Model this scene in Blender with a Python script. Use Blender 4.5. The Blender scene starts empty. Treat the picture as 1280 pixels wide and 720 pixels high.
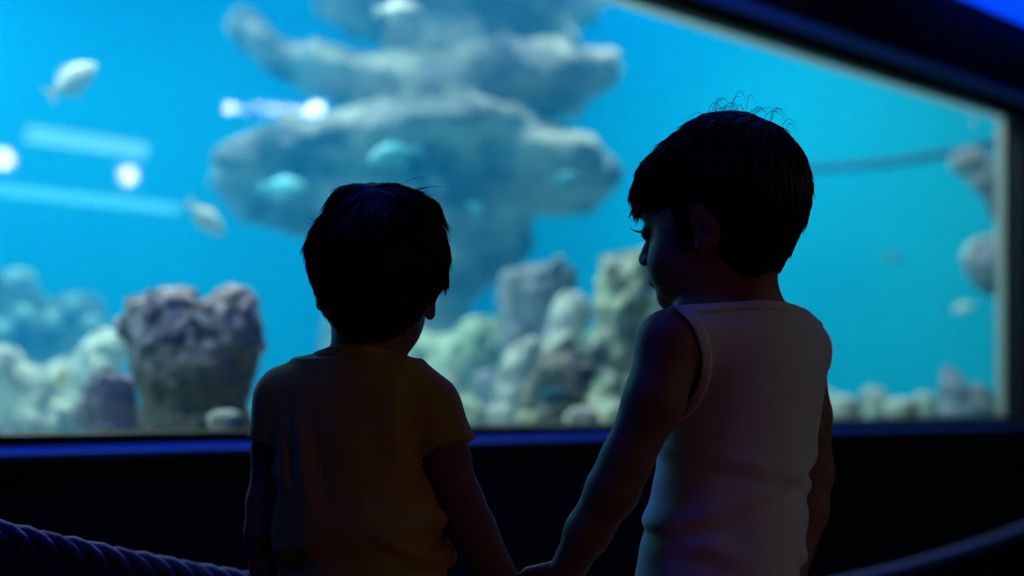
import bpy, math, random
import numpy as np
from mathutils import Vector, Matrix

random.seed(7)
SC = bpy.context.scene
COL = SC.collection
R = math.radians
# ------------------------------------------------------------------ camera
F, CX, HZ, H = 1778.0, 640.0, 501.0, 0.88          # focal length, centre column, horizon row (pixels), eye height (m)
cam_d = bpy.data.cameras.new('camera')
cam = bpy.data.objects.new('camera', cam_d)
COL.objects.link(cam)
cam.location = (0, 0, H)
cam.rotation_euler = (R(90), 0, 0)
cam_d.lens, cam_d.sensor_width = 50.0, 36.0
cam_d.shift_y = (HZ - 360.0) / 1280.0
cam_d.clip_start = 0.05
cam_d.dof.use_dof = True
cam_d.dof.focus_distance = 1.62
cam_d.dof.aperture_fstop = 2.0
SC.camera = cam
# ------------------------------------------------------------------ world, exposure
wd = bpy.data.worlds.new('world')
SC.world = wd
wd.use_nodes = True
wd.node_tree.nodes['Background'].inputs[0].default_value = (0, 0, 0, 1)
wd.node_tree.nodes['Background'].inputs[1].default_value = 0
vs = SC.view_settings
vs.view_transform, vs.look, vs.gamma, vs.exposure = 'Standard', 'None', 1.0, 0.0
vs.use_curve_mapping = False
SC.cycles.volume_bounces = 1
SC.cycles.max_bounces = 8
SC.cycles.diffuse_bounces = 4
SC.cycles.transparent_max_bounces = 12
SC.cycles.sample_clamp_indirect = 0
SC.cycles.caustics_reflective = False
SC.cycles.caustics_refractive = False

# ------------------------------------------------------------------ the display window's own frame: u along the glass, v into the tank
O = Vector((0.0, 3.42, 0.0))
ANG = math.atan2(1778.0, 1754.0)
TU = Vector((math.cos(ANG), math.sin(ANG), 0))
TV = Vector((-math.sin(ANG), math.cos(ANG), 0))
def T(u, v, z):
    return O + TU * u + TV * v + Vector((0, 0, z))
TANK = Matrix.Translation(O) @ Matrix.Rotation(ANG, 4, 'Z')
def P(px, py, y):                                     # the point seen at a pixel at distance y
    return Vector(((px - CX) * y / F, y, H + (HZ - py) * y / F))
def on_plane(px, py, v):                              # the point seen at a pixel on the plane v = const
    d = Vector(((px - CX) / F, 1.0, (HZ - py) / F))
    c = Vector((0, 0, H))
    s = (v - (c - O).dot(TV)) / d.dot(TV)
    return c + d * s
def mirrored(px, py, v):                              # where a thing stands that the glass shows at this pixel
    p = on_plane(px, py, v)
    return p - TV * (2 * v)
U0, U1, ZB, ZT = -1.45, 2.66, H - 0.057, H + 1.064      # window opening
V_OPP = 4.0                                           # width of the gallery
TANK_LAMP = 30.0
BLUE_LAMP = 19.0
AMBER_LAMP = .33

def area(name, loc, rot, sx, sy, power, color, parent=None):
    l = bpy.data.lights.new(name, 'AREA')
    l.shape, l.size, l.size_y, l.energy, l.color = 'RECTANGLE', sx, sy, power, color
    o = bpy.data.objects.new(name, l)
    COL.objects.link(o)
    o.location, o.rotation_euler = loc, rot
    return o
# the lamps in the hood over the tank water
for k, (u, v, p, c) in enumerate(((-2.2, .95, 1.9, (1, .80, .62)), (-.3, 1.4, 4.4, (1, .84, .68)), (2.5, 1.0, 1.9, (1, .98, .84)), (-2.6, 4.2, 2.6, (.8, .96, 1)), (-.2, 4.3, 2.0, (.8, .98, 1)), (2.2, 3.4, 1.6, (.8, 1, .98)), (3.1, 2.3, 1.95, (.8, 1, .96)), (-4.4, 2.6, 2.3, (.8, .96, 1)))):
    o = area('tank_hood_lamp', T(u, v, 3.36), (0, 0, ANG), 1.5, .5, TANK_LAMP * p, c)

# ------------------------------------------------------------------ helpers: materials
def mat(name, base, rough=.6, metal=0., emit=None, estr=0., spec=None, noise=None, bump=None, noise2=None, coord='Object'):
    m = bpy.data.materials.new(name)
    m.use_nodes = True
    nt = m.node_tree
    b = nt.nodes['Principled BSDF']
    b.inputs['Base Color'].default_value = (*base, 1)
    b.inputs['Roughness'].default_value = rough
    b.inputs['Metallic'].default_value = metal
    if spec is not None:
        b.inputs['Specular IOR Level'].default_value = spec
    if emit:
        b.inputs['Emission Color'].default_value = (*emit, 1)
        b.inputs['Emission Strength'].default_value = estr
    tc = nt.nodes.new('ShaderNodeTexCoord')
    prev = None
    for spec_ in (noise, noise2):
        if not spec_:
            continue
        col, scale, lo, hi = spec_
        n = nt.nodes.new('ShaderNodeTexNoise')
        n.inputs['Scale'].default_value = scale
        n.inputs['Detail'].default_value = 4
        nt.links.new(tc.outputs[coord], n.inputs['Vector'])
        r = nt.nodes.new('ShaderNodeMapRange')
        r.inputs[1].default_value, r.inputs[2].default_value = lo, hi
        nt.links.new(n.outputs['Fac'], r.inputs[0])
        mx = nt.nodes.new('ShaderNodeMix')
        mx.data_type = 'RGBA'
        nt.links.new(r.outputs[0], mx.inputs[0])
        if prev is None:
            mx.inputs[6].default_value = (*base, 1)
        else:
            nt.links.new(prev, mx.inputs[6])
        mx.inputs[7].default_value = (*col, 1)
        prev = mx.outputs[2]
    if prev is not None:
        nt.links.new(prev, b.inputs['Base Color'])
    if bump:
        scale, strength, dist = bump
        n = nt.nodes.new('ShaderNodeTexNoise')
        n.inputs['Scale'].default_value = scale
        n.inputs['Detail'].default_value = 5
        nt.links.new(tc.outputs[coord], n.inputs['Vector'])
        bp = nt.nodes.new('ShaderNodeBump')
        bp.inputs['Strength'].default_value = strength
        bp.inputs['Distance'].default_value = dist
        nt.links.new(n.outputs['Fac'], bp.inputs['Height'])
        nt.links.new(bp.outputs[0], b.inputs['Normal'])
    return m

def weave_mat(name, base, col2, scale=900):
    m = mat(name, base, .85, spec=.2, noise=(col2, 14, .35, .7))
    nt = m.node_tree
    b = nt.nodes['Principled BSDF']
    w = nt.nodes.new('ShaderNodeTexNoise')
    w.inputs['Scale'].default_value = scale
    tc = nt.nodes['Texture Coordinate']
    nt.links.new(tc.outputs['Object'], w.inputs['Vector'])
    bp = nt.nodes.new('ShaderNodeBump')
    bp.inputs['Strength'].default_value = .25
    bp.inputs['Distance'].default_value = .0006
    nt.links.new(w.outputs['Fac'], bp.inputs['Height'])
    nt.links.new(bp.outputs[0], b.inputs['Normal'])
    b.inputs['Sheen Weight'].default_value = .25
    return m

M = dict(
    wall=mat('matt_black_wall', (.012, .012, .016), .75, spec=.15, bump=(60, .2, .002)),
    ceil=mat('black_ceiling', (.012, .012, .016), .8),
    floor=mat('dark_carpet', (.02, .02, .028), .95, bump=(300, .5, .003)),
    frame=mat('black_frame', (.006, .006, .008), .5, spec=.25, bump=(90, .1, .001)),
    sill=mat('blue_lit_sill', (.10, .36, 1.0), .4, bump=(90, .1, .001)),  # blue lamp light put into the base colour of sill and frame lip
    bead=mat('pale_sealant', (.8, .78, .74), .4, bump=(40, .2, .002)),
    edge=mat('acrylic_edge', (.85, .95, 1), .3, bump=(40, .2, .002)),
    backdrop=mat('blue_tank_wall', (.003, .45, .70), .9, noise=((.003, .40, .63), 1.3, .35, .7)),
    backdrop_green=mat('blue_green_tank_wall', (.003, .52, .64), .9, noise=((.003, .47, .58), 1.3, .35, .7)),
    dark_wall=mat('dark_tank_wall', (.01, .05, .09), .9, noise=((.008, .04, .07), 2, .4, .6)),
    sand=mat('coral_sand', (.42, .41, .35), .95, noise=((.26, .27, .23), 5, .4, .65), bump=(30, .5, .03)),
    rock=mat('reef_rock', (.56, .50, .45), .95, noise=((.10, .10, .13), 3.2, .43, .60), noise2=((.5, .42, .5), 7, .55, .7), bump=(9, .7, .06)),
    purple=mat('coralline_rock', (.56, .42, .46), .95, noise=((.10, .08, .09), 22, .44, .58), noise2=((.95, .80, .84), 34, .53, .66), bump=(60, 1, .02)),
    brown=mat('algae_rock', (.30, .27, .2), .95, noise=((.12, .12, .11), 12, .4, .6), noise2=((.6, .5, .5), 28, .56, .7), bump=(50, 1, .02)),
    green=mat('algae_reef', (.66, .66, .40), .95, noise=((.16, .19, .15), 10, .43, .6), noise2=((.85, .83, .68), 16, .53, .66), bump=(24, .9, .04)),
    pale=mat('pale_reef', (.80, .77, .66), .95, noise=((.34, .33, .32), 13, .45, .62), noise2=((.72, .6, .68), 22, .56, .7), bump=(30, .9, .03)),
    slate=mat('grey_reef', (.36, .34, .4), .95, noise=((.16, .17, .2), 7, .42, .6), noise2=((.6, .52, .6), 14, .55, .7), bump=(20, .8, .03)),
    fish_pale=mat('pale_fish_scales', (.95, .95, .92), .4, noise=((.75, .8, .8), 20, .4, .6)),
    fish_blue=mat('blue_fish_scales', (.12, .55, .72), .4, noise=((.3, .75, .85), 20, .4, .6)),
    fish_teal=mat('teal_fish_scales', (.03, .35, .33), .4, noise=((.05, .2, .3), 20, .4, .6)),
    fish_yellow=mat('yellow_fish_scales', (.95, .78, .15), .4, noise=((.9, .6, .1), 20, .4, .6)),
    fin=mat('fish_fin', (.8, .85, .85), .5),
    eye_dark=mat('fish_eye', (.01, .01, .012), .15),
    skin=mat('skin', (.30, .16, .105), .55, spec=.3, noise=((.27, .14, .09), 25, .4, .6), bump=(700, .1, .0006)),
    eye=mat('eyeball', (.8, .8, .78), .1),
    iris=mat('iris', (.05, .03, .02), .1),
    hair=mat('dark_hair', (.010, .008, .007), .5, spec=.25),
    yellow=weave_mat('yellow_cotton', (.62, .42, .06), (.55, .36, .05)),
    white=weave_mat('white_cotton', (.78, .76, .78), (.72, .70, .73)),
    denim=weave_mat('dark_denim', (.03, .04, .07), (.04, .05, .09)),
    shoe=mat('dark_shoe', (.04, .04, .045), .6, bump=(120, .2, .001)),
    rope=mat('blue_lit_rope', (.022, .045, .2), .8, bump=(260, .6, .003)),  # dark rope, the blue light from above mixed into its colour
    steel=mat('brushed_steel', (.5, .5, .52), .3, 1.),
    housing=mat('lamp_housing', (.02, .02, .02), .5),
    hose=mat('dark_hose', (.02, .05, .09), .7),
    bulb=mat('lamp_white', (1, 1, 1), .5, emit=(1, .98, .95), estr=18),
    tube=mat('tube_cyan', (1, 1, 1), .5, emit=(.2, .95, 1), estr=4.5),
    tube2=mat('tube_pale', (1, 1, 1), .5, emit=(.4, 1, .85), estr=4.5),
    bulbs=mat('small_bulb', (1, 1, 1), .5, emit=(.85, 1, 1), estr=34),
    blue_led=mat('blue_led', (.05, .05, .3), .5, emit=(.03, .08, 1), estr=BLUE_LAMP),
    blue_lamp=mat('blue_lamp_face', (.05, .05, .3), .5, emit=(.0, .055, 1), estr=1.3),
    amber=mat('rose_lamp', (1, .6, .6), .5, emit=(1, .40, .50), estr=AMBER_LAMP * 8),
)
# algae browns the lower part of the coralline rock
nt = M['purple'].node_tree
b_ = nt.nodes['Principled BSDF']
src = b_.inputs['Base Color'].links[0].from_socket
tc_ = nt.nodes['Texture Coordinate']
sx_ = nt.nodes.new('ShaderNodeSeparateXYZ')
nz_ = nt.nodes.new('ShaderNodeTexNoise')
nz_.inputs['Scale'].default_value = 11
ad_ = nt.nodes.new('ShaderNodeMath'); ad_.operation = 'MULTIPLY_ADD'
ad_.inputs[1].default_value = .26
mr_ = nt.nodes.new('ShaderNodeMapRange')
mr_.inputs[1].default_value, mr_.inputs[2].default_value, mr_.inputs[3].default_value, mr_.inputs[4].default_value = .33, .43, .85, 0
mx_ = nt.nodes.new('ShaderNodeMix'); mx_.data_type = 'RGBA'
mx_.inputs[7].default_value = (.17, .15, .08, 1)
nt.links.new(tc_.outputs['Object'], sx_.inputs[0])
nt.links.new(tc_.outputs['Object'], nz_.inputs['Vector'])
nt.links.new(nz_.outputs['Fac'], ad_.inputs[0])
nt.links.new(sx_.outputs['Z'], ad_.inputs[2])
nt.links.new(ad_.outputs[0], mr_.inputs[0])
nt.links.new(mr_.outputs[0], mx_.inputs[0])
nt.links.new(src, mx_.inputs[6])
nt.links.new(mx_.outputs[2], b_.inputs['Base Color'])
# glass pane: clear, with mirror reflection rising towards grazing views
g = bpy.data.materials.new('tank_glass')
g.use_nodes = True
nt = g.node_tree
nt.nodes.clear()
out = nt.nodes.new('ShaderNodeOutputMaterial')
mix = nt.nodes.new('ShaderNodeMixShader')
tr = nt.nodes.new('ShaderNodeBsdfTransparent')
tr.inputs[0].default_value = (.97, .99, 1, 1)
gl = nt.nodes.new('ShaderNodeBsdfGlossy')
gl.inputs['Roughness'].default_value = .0
lw = nt.nodes.new('ShaderNodeLayerWeight')
pw = nt.nodes.new('ShaderNodeMath')
pw.operation = 'POWER'
pw.inputs[1].default_value = 5
ma = nt.nodes.new('ShaderNodeMath')
ma.operation = 'MULTIPLY_ADD'
ma.inputs[1].default_value, ma.inputs[2].default_value = .95, .04
lw.inputs[0].default_value = .5
nt.links.new(lw.outputs['Facing'], pw.inputs[0])
nt.links.new(pw.outputs[0], ma.inputs[0])
nt.links.new(ma.outputs[0], mix.inputs[0])
nt.links.new(tr.outputs[0], mix.inputs[1])
nt.links.new(gl.outputs[0], mix.inputs[2])
nt.links.new(mix.outputs[0], out.inputs[0])
M['glass'] = g
# sealant lets the tank light glow through it
for bead_ in ('bead', 'edge'):
  nt = M[bead_].node_tree
  tl_ = nt.nodes.new('ShaderNodeBsdfTranslucent')
  tl_.inputs[0].default_value = (.85, .85, .82, 1) if bead_ == 'bead' else (.85, .98, 1, 1)
  ms_ = nt.nodes.new('ShaderNodeMixShader')
  ms_.inputs[0].default_value = .65
  nt.links.new(nt.nodes['Principled BSDF'].outputs[0], ms_.inputs[1])
  nt.links.new(tl_.outputs[0], ms_.inputs[2])
  nt.links.new(ms_.outputs[0], nt.nodes['Material Output'].inputs[0])
# sea water: light haze that takes the red out
w = bpy.data.materials.new('sea_water')
w.use_nodes = True
nt = w.node_tree
nt.nodes.clear()
out = nt.nodes.new('ShaderNodeOutputMaterial')
sc_ = nt.nodes.new('ShaderNodeVolumeScatter')
sc_.inputs['Color'].default_value = (.0, .40, .95, 1)
sc_.inputs['Density'].default_value = .16
sc_.inputs['Anisotropy'].default_value = .3
ab = nt.nodes.new('ShaderNodeVolumeAbsorption')
ab.inputs['Color'].default_value = (.05, .76, .98, 1)
ab.inputs['Density'].default_value = .28
ad = nt.nodes.new('ShaderNodeAddShader')
nt.links.new(sc_.outputs[0], ad.inputs[0])
nt.links.new(ab.outputs[0], ad.inputs[1])
nt.links.new(ad.outputs[0], out.inputs['Volume'])
M['water'] = w

# ------------------------------------------------------------------ helpers: objects
def tag(o, label=None, cat=None, group=None, kind=None):
    if label: o['label'] = label
    if cat: o['category'] = cat
    if group: o['group'] = group
    if kind: o['kind'] = kind
    return o
def empty(name, loc=(0, 0, 0), rz=0.):
    o = bpy.data.objects.new(name, None)
    COL.objects.link(o)
    o.location, o.rotation_euler = loc, (0, 0, rz)
    return o
def link(name, me, m, parent=None):
    o = bpy.data.objects.new(name, me)
    if m: me.materials.append(m)
    COL.objects.link(o)
    if parent: o.parent = parent
    return o
def np_mesh(name, verts, quads=None, tris=None, smooth=True):
    me = bpy.data.meshes.new(name)
    faces = []
    nq = 0 if quads is None else len(quads)
    ntr = 0 if tris is None else len(tris)
    me.vertices.add(len(verts))
    me.vertices.foreach_set('co', np.asarray(verts, np.float32).ravel())
    loops = np.concatenate([np.asarray(a, np.int32).ravel() for a in (quads, tris) if a is not None and len(a)])
    starts = np.concatenate([np.arange(nq) * 4, nq * 4 + np.arange(ntr) * 3]).astype(np.int32)
    me.loops.add(len(loops))
    me.loops.foreach_set('vertex_index', loops)
    me.polygons.add(nq + ntr)
    me.polygons.foreach_set('loop_start', starts)
    me.polygons.foreach_set('use_smooth', np.full(nq + ntr, bool(smooth)))
    me.update(calc_edges=True)
    me.validate()
    return me
class MB:                                             # collects boxes, tubes and lofts into one mesh
    def __init__(s): s.v, s.q, s.t = [], [], []
    def box(s, x0, x1, y0, y1, z0, z1):
        n = len(s.v)
        s.v += [(x, y, z) for x in (x0, x1) for y in (y0, y1) for z in (z0, z1)]
        s.q += [tuple(n + i for i in f) for f in ((0, 1, 3, 2), (4, 6, 7, 5), (0, 4, 5, 1), (2, 3, 7, 6), (0, 2, 6, 4), (1, 5, 7, 3))]
        return s
    def prism(s, prof, x0, x1):                       # profile in (y, z), extruded along x
        n, k = len(s.v), len(prof)
        s.v += [(x0, y, z) for y, z in prof] + [(x1, y, z) for y, z in prof]
        for i in range(k):
            j = (i + 1) % k
            s.q.append((n + i, n + j, n + k + j, n + k + i))
        for i in range(1, k - 1):
            s.t.append((n, n + i + 1, n + i))
            s.t.append((n + k, n + k + i, n + k + i + 1))
        return s
    def rings(s, rings, cap=True, closed=False):
        n, k = len(s.v), len(rings[0])
        for r in rings: s.v += [tuple(p) for p in r]
        m = len(rings)
        for a in range(m if closed else m - 1):
            b = (a + 1) % m
            for i in range(k):
                j = (i + 1) % k
                s.q.append((n + a * k + i, n + a * k + j, n + b * k + j, n + b * k + i))
        if cap and not closed:
            for a, flip in ((0, 1), (m - 1, 0)):
                c = len(s.v)
                pts = rings[a]
                s.v.append(tuple(sum((Vector(p) for p in pts), Vector()) / k))
                for i in range(k):
                    j = (i + 1) % k
                    s.t.append((c, n + a * k + j, n + a * k + i) if flip else (c, n + a * k + i, n + a * k + j))
        return s
    def tube(s, pts, rad, sides=10, cap=True, closed=False):
        pts = [Vector(p) for p in pts]
        m = len(pts)
        rr = rad if hasattr(rad, '__len__') else [rad] * m
        rings, nrm = [], None
        for i, p in enumerate(pts):
            a, b = (pts[(i - 1) % m], pts[(i + 1) % m]) if closed else (pts[max(i - 1, 0)], pts[min(i + 1, m - 1)])
            d = (b - a).normalized()
            if nrm is None:
                nrm = d.orthogonal().normalized()
            nrm = (nrm - d * nrm.dot(d)).normalized()
            bn = d.cross(nrm)
            rings.append([p + (nrm * math.cos(t) + bn * math.sin(t)) * rr[i] for t in (2 * math.pi * k / sides for k in range(sides))])
        return s.rings(rings, cap, closed)
    def lathe(s, prof, c=(0, 0, 0), sides=24):
        return s.rings([[(c[0] + r * math.cos(t), c[1] + r * math.sin(t), c[2] + z) for t in (2 * math.pi * k / sides for k in range(sides))] for r, z in prof])
    def build(s, name, m, parent=None, smooth=False, bevel=0.):
        o = link(name, np_mesh(name, s.v, s.q, s.t, smooth), m, parent)
        if bevel:
            b = o.modifiers.new('edge', 'BEVEL')
            b.width, b.segments, b.limit_method = bevel, 2, 'ANGLE'
        return o
def in_tank(o):
    o.matrix_world = TANK
    return o

# ------------------------------------------------------------------ helpers: solid shapes on a grid (smooth union, one closed surface)
_rng = np.random.RandomState(3)
_LAT = _rng.rand(32, 32, 32).astype(np.float32)
def vnoise(x, y, z):
    x, y, z = np.broadcast_arrays(x, y, z)
    xi, yi, zi = np.floor(x).astype(int), np.floor(y).astype(int), np.floor(z).astype(int)
    fx, fy, fz = x - xi, y - yi, z - zi
    fx, fy, fz = (f * f * (3 - 2 * f) for f in (fx, fy, fz))
    g_ = lambda a, b, c: _LAT[(xi + a) & 31, (yi + b) & 31, (zi + c) & 31]
    l = lambda a, b, t: a + (b - a) * t
    return l(l(l(g_(0, 0, 0), g_(1, 0, 0), fx), l(g_(0, 1, 0), g_(1, 1, 0), fx), fy),
             l(l(g_(0, 0, 1), g_(1, 0, 1), fx), l(g_(0, 1, 1), g_(1, 1, 1), fx), fy), fz) - .5
def fbm(x, y, z, o=3, pers=.5):
    r, a = 0, 1.
    for k in range(o):
        r = r + a * vnoise(x * 2 ** k + 7.3 * k, y * 2 ** k + 3.1 * k, z * 2 ** k + 5.7 * k)
        a *= pers
    return r
def smin(a, b, k):
    if k <= 0: return np.minimum(a, b)
    h = np.clip(k - np.abs(a - b), 0, None) / k
    return np.minimum(a, b) - h * h * k * .25
def d_cone(X, Y, Z, a, b, ra, rb):
    a, b = np.array(a, np.float32), np.array(b, np.float32)
    e = b - a
    L = float(e @ e) + 1e-12
    t = np.clip(((X - a[0]) * e[0] + (Y - a[1]) * e[1] + (Z - a[2]) * e[2]) / L, 0, 1)
    return np.sqrt((X - a[0] - t * e[0]) ** 2 + (Y - a[1] - t * e[1]) ** 2 + (Z - a[2] - t * e[2]) ** 2) - (ra + (rb - ra) * t)
class Grid:
    def __init__(s, lo, hi, h):
        s.h = h
        s.lo = np.array(lo, float)
        s.n = np.maximum(((np.array(hi, float) - s.lo) / h).astype(int) + 2, 4)
        s.d = np.full(s.n, 1.0, np.float32)
    def sub(s, lo, hi):
        a = np.clip(np.floor((np.array(lo) - s.lo) / s.h).astype(int), 0, s.n)
        b = np.clip(np.ceil((np.array(hi) - s.lo) / s.h).astype(int) + 1, 0, s.n)
        sl = tuple(slice(a[i], b[i]) for i in range(3))
        ax = [(s.lo[i] + s.h * np.arange(a[i], b[i])).astype(np.float32) for i in range(3)]
        return sl, ax[0][:, None, None], ax[1][None, :, None], ax[2][None, None, :]
    def all(s):
        return s.sub(s.lo, s.lo + s.h * s.n)
    def apply(s, lo, hi, fn, k, op='u'):
        m = k + 3 * s.h
        sl, X, Y, Z = s.sub(np.array(lo) - m, np.array(hi) + m)
        if min(x.stop - x.start for x in sl) <= 0: return
        q = fn(X, Y, Z)
        s.d[sl] = smin(s.d[sl], q, k) if op == 'u' else -smin(-s.d[sl], q, k)
    def cone(s, a, b, ra, rb, k=.01, op='u'):
        a, b = np.array(a, float), np.array(b, float)
        r = max(ra, rb)
        s.apply(np.minimum(a, b) - r, np.maximum(a, b) + r, lambda X, Y, Z: d_cone(X, Y, Z, a, b, ra, rb), k, op)
    def chain(s, pts, k=.01):
        for (a, ra), (b, rb) in zip(pts, pts[1:]): s.cone(a, b, ra, rb, k)
    def ell(s, c, r, k=.01, rot=None, op='u'):        # rot: 3x3 local axes as columns
        c = np.array(c, float)
        rot = np.eye(3) if rot is None else np.array(rot, float)
        ext = np.sqrt(((rot * np.array(r)[None, :]) ** 2).sum(1))
        def fn(X, Y, Z):
            x, y, z = X - c[0], Y - c[1], Z - c[2]
            q = [(x * rot[0, i] + y * rot[1, i] + z * rot[2, i]) / r[i] for i in range(3)]
            k0 = np.sqrt(q[0] ** 2 + q[1] ** 2 + q[2] ** 2) + 1e-9
            k1 = np.sqrt((q[0] / r[0]) ** 2 + (q[1] / r[1]) ** 2 + (q[2] / r[2]) ** 2) + 1e-9
            return k0 * (k0 - 1) / k1
        s.apply(c - ext, c + ext, fn, k, op)
    def mesh(s, smooth=1):
        return surface(s.d, s.lo, s.h, smooth)
def surface(d, lo, h, smooth=1):                      # surface nets
    s = d < 0
    nx, ny, nz = d.shape
    c = np.zeros((nx - 1, ny - 1, nz - 1), np.int8)
    cor = [(i, j, k) for i in (0, 1) for j in (0, 1) for k in (0, 1)]
    for i, j, k in cor: c += s[i:nx - 1 + i, j:ny - 1 + j, k:nz - 1 + k]
    act = np.argwhere((c > 0) & (c < 8))
    idx = np.full(c.shape, -1, np.int32)
    idx[tuple(act.T)] = np.arange(len(act))
    val = {q: d[act[:, 0] + q[0], act[:, 1] + q[1], act[:, 2] + q[2]] for q in cor}
    acc, cnt = np.zeros((len(act), 3)), np.zeros(len(act))
    for q in cor:
        for ax in range(3):
            if q[ax]: continue
            p = list(q); p[ax] = 1; p = tuple(p)
            a, b = val[q], val[p]
            x = (a < 0) != (b < 0)
            t = np.where(x, a / np.where(x, a - b, 1), 0)
            for e in range(3):
                acc[:, e] += np.where(x, q[e] + (t if e == ax else 0), 0)
            cnt += x
    V = (act + acc / cnt[:, None]) * h + lo
    quads = []
    for ax in range(3):
        a, b = (ax + 1) % 3, (ax + 2) % 3
        s0 = [slice(None)] * 3; s1 = [slice(None)] * 3
        s0[ax], s1[ax] = slice(0, -1), slice(1, None)
        A, B = s[tuple(s0)], s[tuple(s1)]
        for sign in (0, 1):
            e = np.argwhere((A & ~B) if sign == 0 else (~A & B))
            e = e[(e[:, a] > 0) & (e[:, b] > 0) & (e[:, a] < d.shape[a] - 1) & (e[:, b] < d.shape[b] - 1)]
            qs = []
            for da, db in ((1, 1), (0, 1), (0, 0), (1, 0)):
                f = e.copy(); f[:, a] -= da; f[:, b] -= db
                qs.append(idx[tuple(f.T)])
            q = np.stack(qs, 1)
            quads.append(q if sign == 0 else q[:, ::-1])
    Q = np.concatenate(quads)
    Q = Q[(Q >= 0).all(1)]
    for _ in range(smooth):
        acc, cnt = np.zeros_like(V), np.zeros(len(V))
        for i in range(4):
            for j in (1, 3):
                np.add.at(acc, Q[:, i], V[Q[:, (i + j) % 4]])
                np.add.at(cnt, Q[:, i], 1)
        V = V * .4 + .6 * acc / np.maximum(cnt, 1)[:, None]
    return V, Q
# ------------------------------------------------------------------ the setting
ZC = 2.75
def slab(name, m, *box, kind='structure'):
    return tag(in_tank(MB().box(*box).build(name, m)), kind=kind)
slab('floor', M['floor'], -7, 7, -4.15, 0.2, -.1, 0)
slab('ceiling', M['ceil'], -7, 7, -4.15, -.02, ZC, ZC + .1)
slab('wall_back', M['wall'], -7, 7, -4.25, -4.15, 0, ZC)
slab('wall_left', M['wall'], -7.1, -7, -4.15, 0, 0, ZC)
slab('wall_right', M['wall'], 7, 7.1, -4.15, 0, 0, ZC)
wf = MB()
wf.box(-7, 7, -.02, .03, 0, ZB - .05).box(-7, 7, -.02, .03, ZT + .05, ZC)
wf.box(-7, U0 - .05, -.02, .03, ZB - .05, ZT + .05).box(U1 + .05, 7, -.02, .03, ZB - .05, ZT + .05)
tag(in_tank(wf.build('wall_front', M['wall'])), kind='structure')
# tank shell
slab('wall_tank_back', M['backdrop'], -5.6, 4.8, 5.0, 5.1, .5, 3.6)
slab('wall_tank_left', M['backdrop'], -5.7, -5.6, .03, 5.1, .5, 3.6)
slab('wall_tank_right', M['backdrop_green'], 4.8, 4.9, .03, 5.1, .5, 3.6)
tf = MB()
tf.box(-5.6, 4.8, .03, .07, ZT + .03, 3.6).box(-5.6, U0 - .04, .03, .07, .5, ZT + .03).box(U1 + .04, 4.8, .03, .07, .5, ZT + .03).box(U0 - .04, U1 + .04, .03, .07, .5, ZB - .02)
tag(in_tank(tf.build('wall_tank_front', M['dark_wall'])), kind='structure')
slab('ceiling_tank', M['ceil'], -5.6, 4.8, .03, 5.1, 3.6, 3.7)
# sand bed
nu, nv = 110, 56
uu, vv = np.meshgrid(np.linspace(-5.58, 4.78, nu), np.linspace(.072, 4.98, nv), indexing='ij')
zz = .775 + .05 * fbm(uu * 1.3, vv * 1.3, uu * 0 + .4) + .03 * vnoise(uu * 5, vv * 5, uu * 0) + .02 * np.clip(vv - 1, 0, 4)
ii = np.arange(nu * nv).reshape(nu, nv)
qd = np.stack([ii[:-1, :-1], ii[1:, :-1], ii[1:, 1:], ii[:-1, 1:]], -1).reshape(-1, 4)
so = link('floor_tank', np_mesh('floor_tank', np.stack([uu, vv, zz], -1).reshape(-1, 3), qd), M['sand'])
tag(in_tank(so), kind='structure')
# water
slab('water', M['water'], -5.55, 4.75, .08, 4.97, .62, 3.3)

# window: pane, frame and sealant bead
win = tag(empty('window_1', O, ANG), kind='structure')
MB().box(U0, U1, 0, .016, ZB, ZT).build('pane', M['glass'], win)
MB().prism([(.03, ZB), (-.02, ZB), (-.03, ZB - .004), (-.03, ZB - .023), (-.021, ZB - .05), (.03, ZB - .05)], U0 - .06, U1 + .06).build('frame_bottom', M['frame'], win)
MB().prism([(-.031, ZB - .024), (-.044, ZB - .037), (-.044, ZB - .039), (-.022, ZB - .05), (-.022, ZB - .026)], U0 - .06, U1 + .06).build('window_sill', M['sill'], win)
MB().prism([(.03, ZT), (.03, ZT + .05), (-.021, ZT + .05), (-.045, ZT + .03), (-.012, ZT)], U0 - .06, U1 + .06).build('frame_top', M['frame'], win)
MB().prism([(-.021, ZT + .05), (-.021, ZT + .075), (-.05, ZT + .07), (-.062, ZT + .06), (-.046, ZT + .031)], U0 - .06, U1 + .06).build('frame_lip', M['sill'], win)
MB().box(U1, U1 + .055, -.05, .03, ZB - .02, ZT).build('frame_right', M['frame'], win, bevel=.006)
MB().box(U0 - .055, U0, -.05, .03, ZB - .02, ZT).build('frame_left', M['frame'], win, bevel=.006)
for nm, bx in (('sealant_bead', (U0, U1, .03, .045, ZT - .018, ZT + .01)), ('sealant_bead', (U1 - .03, U1 + .01, .03, .05, ZB, ZT - .018)), ('sealant_bead', (U0 - .01, U0 + .03, .03, .05, ZB, ZT - .018))):
    MB().box(*bx).build(nm, M['edge' if bx[4] > ZT - .1 else 'bead'], win, bevel=.004)

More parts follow.
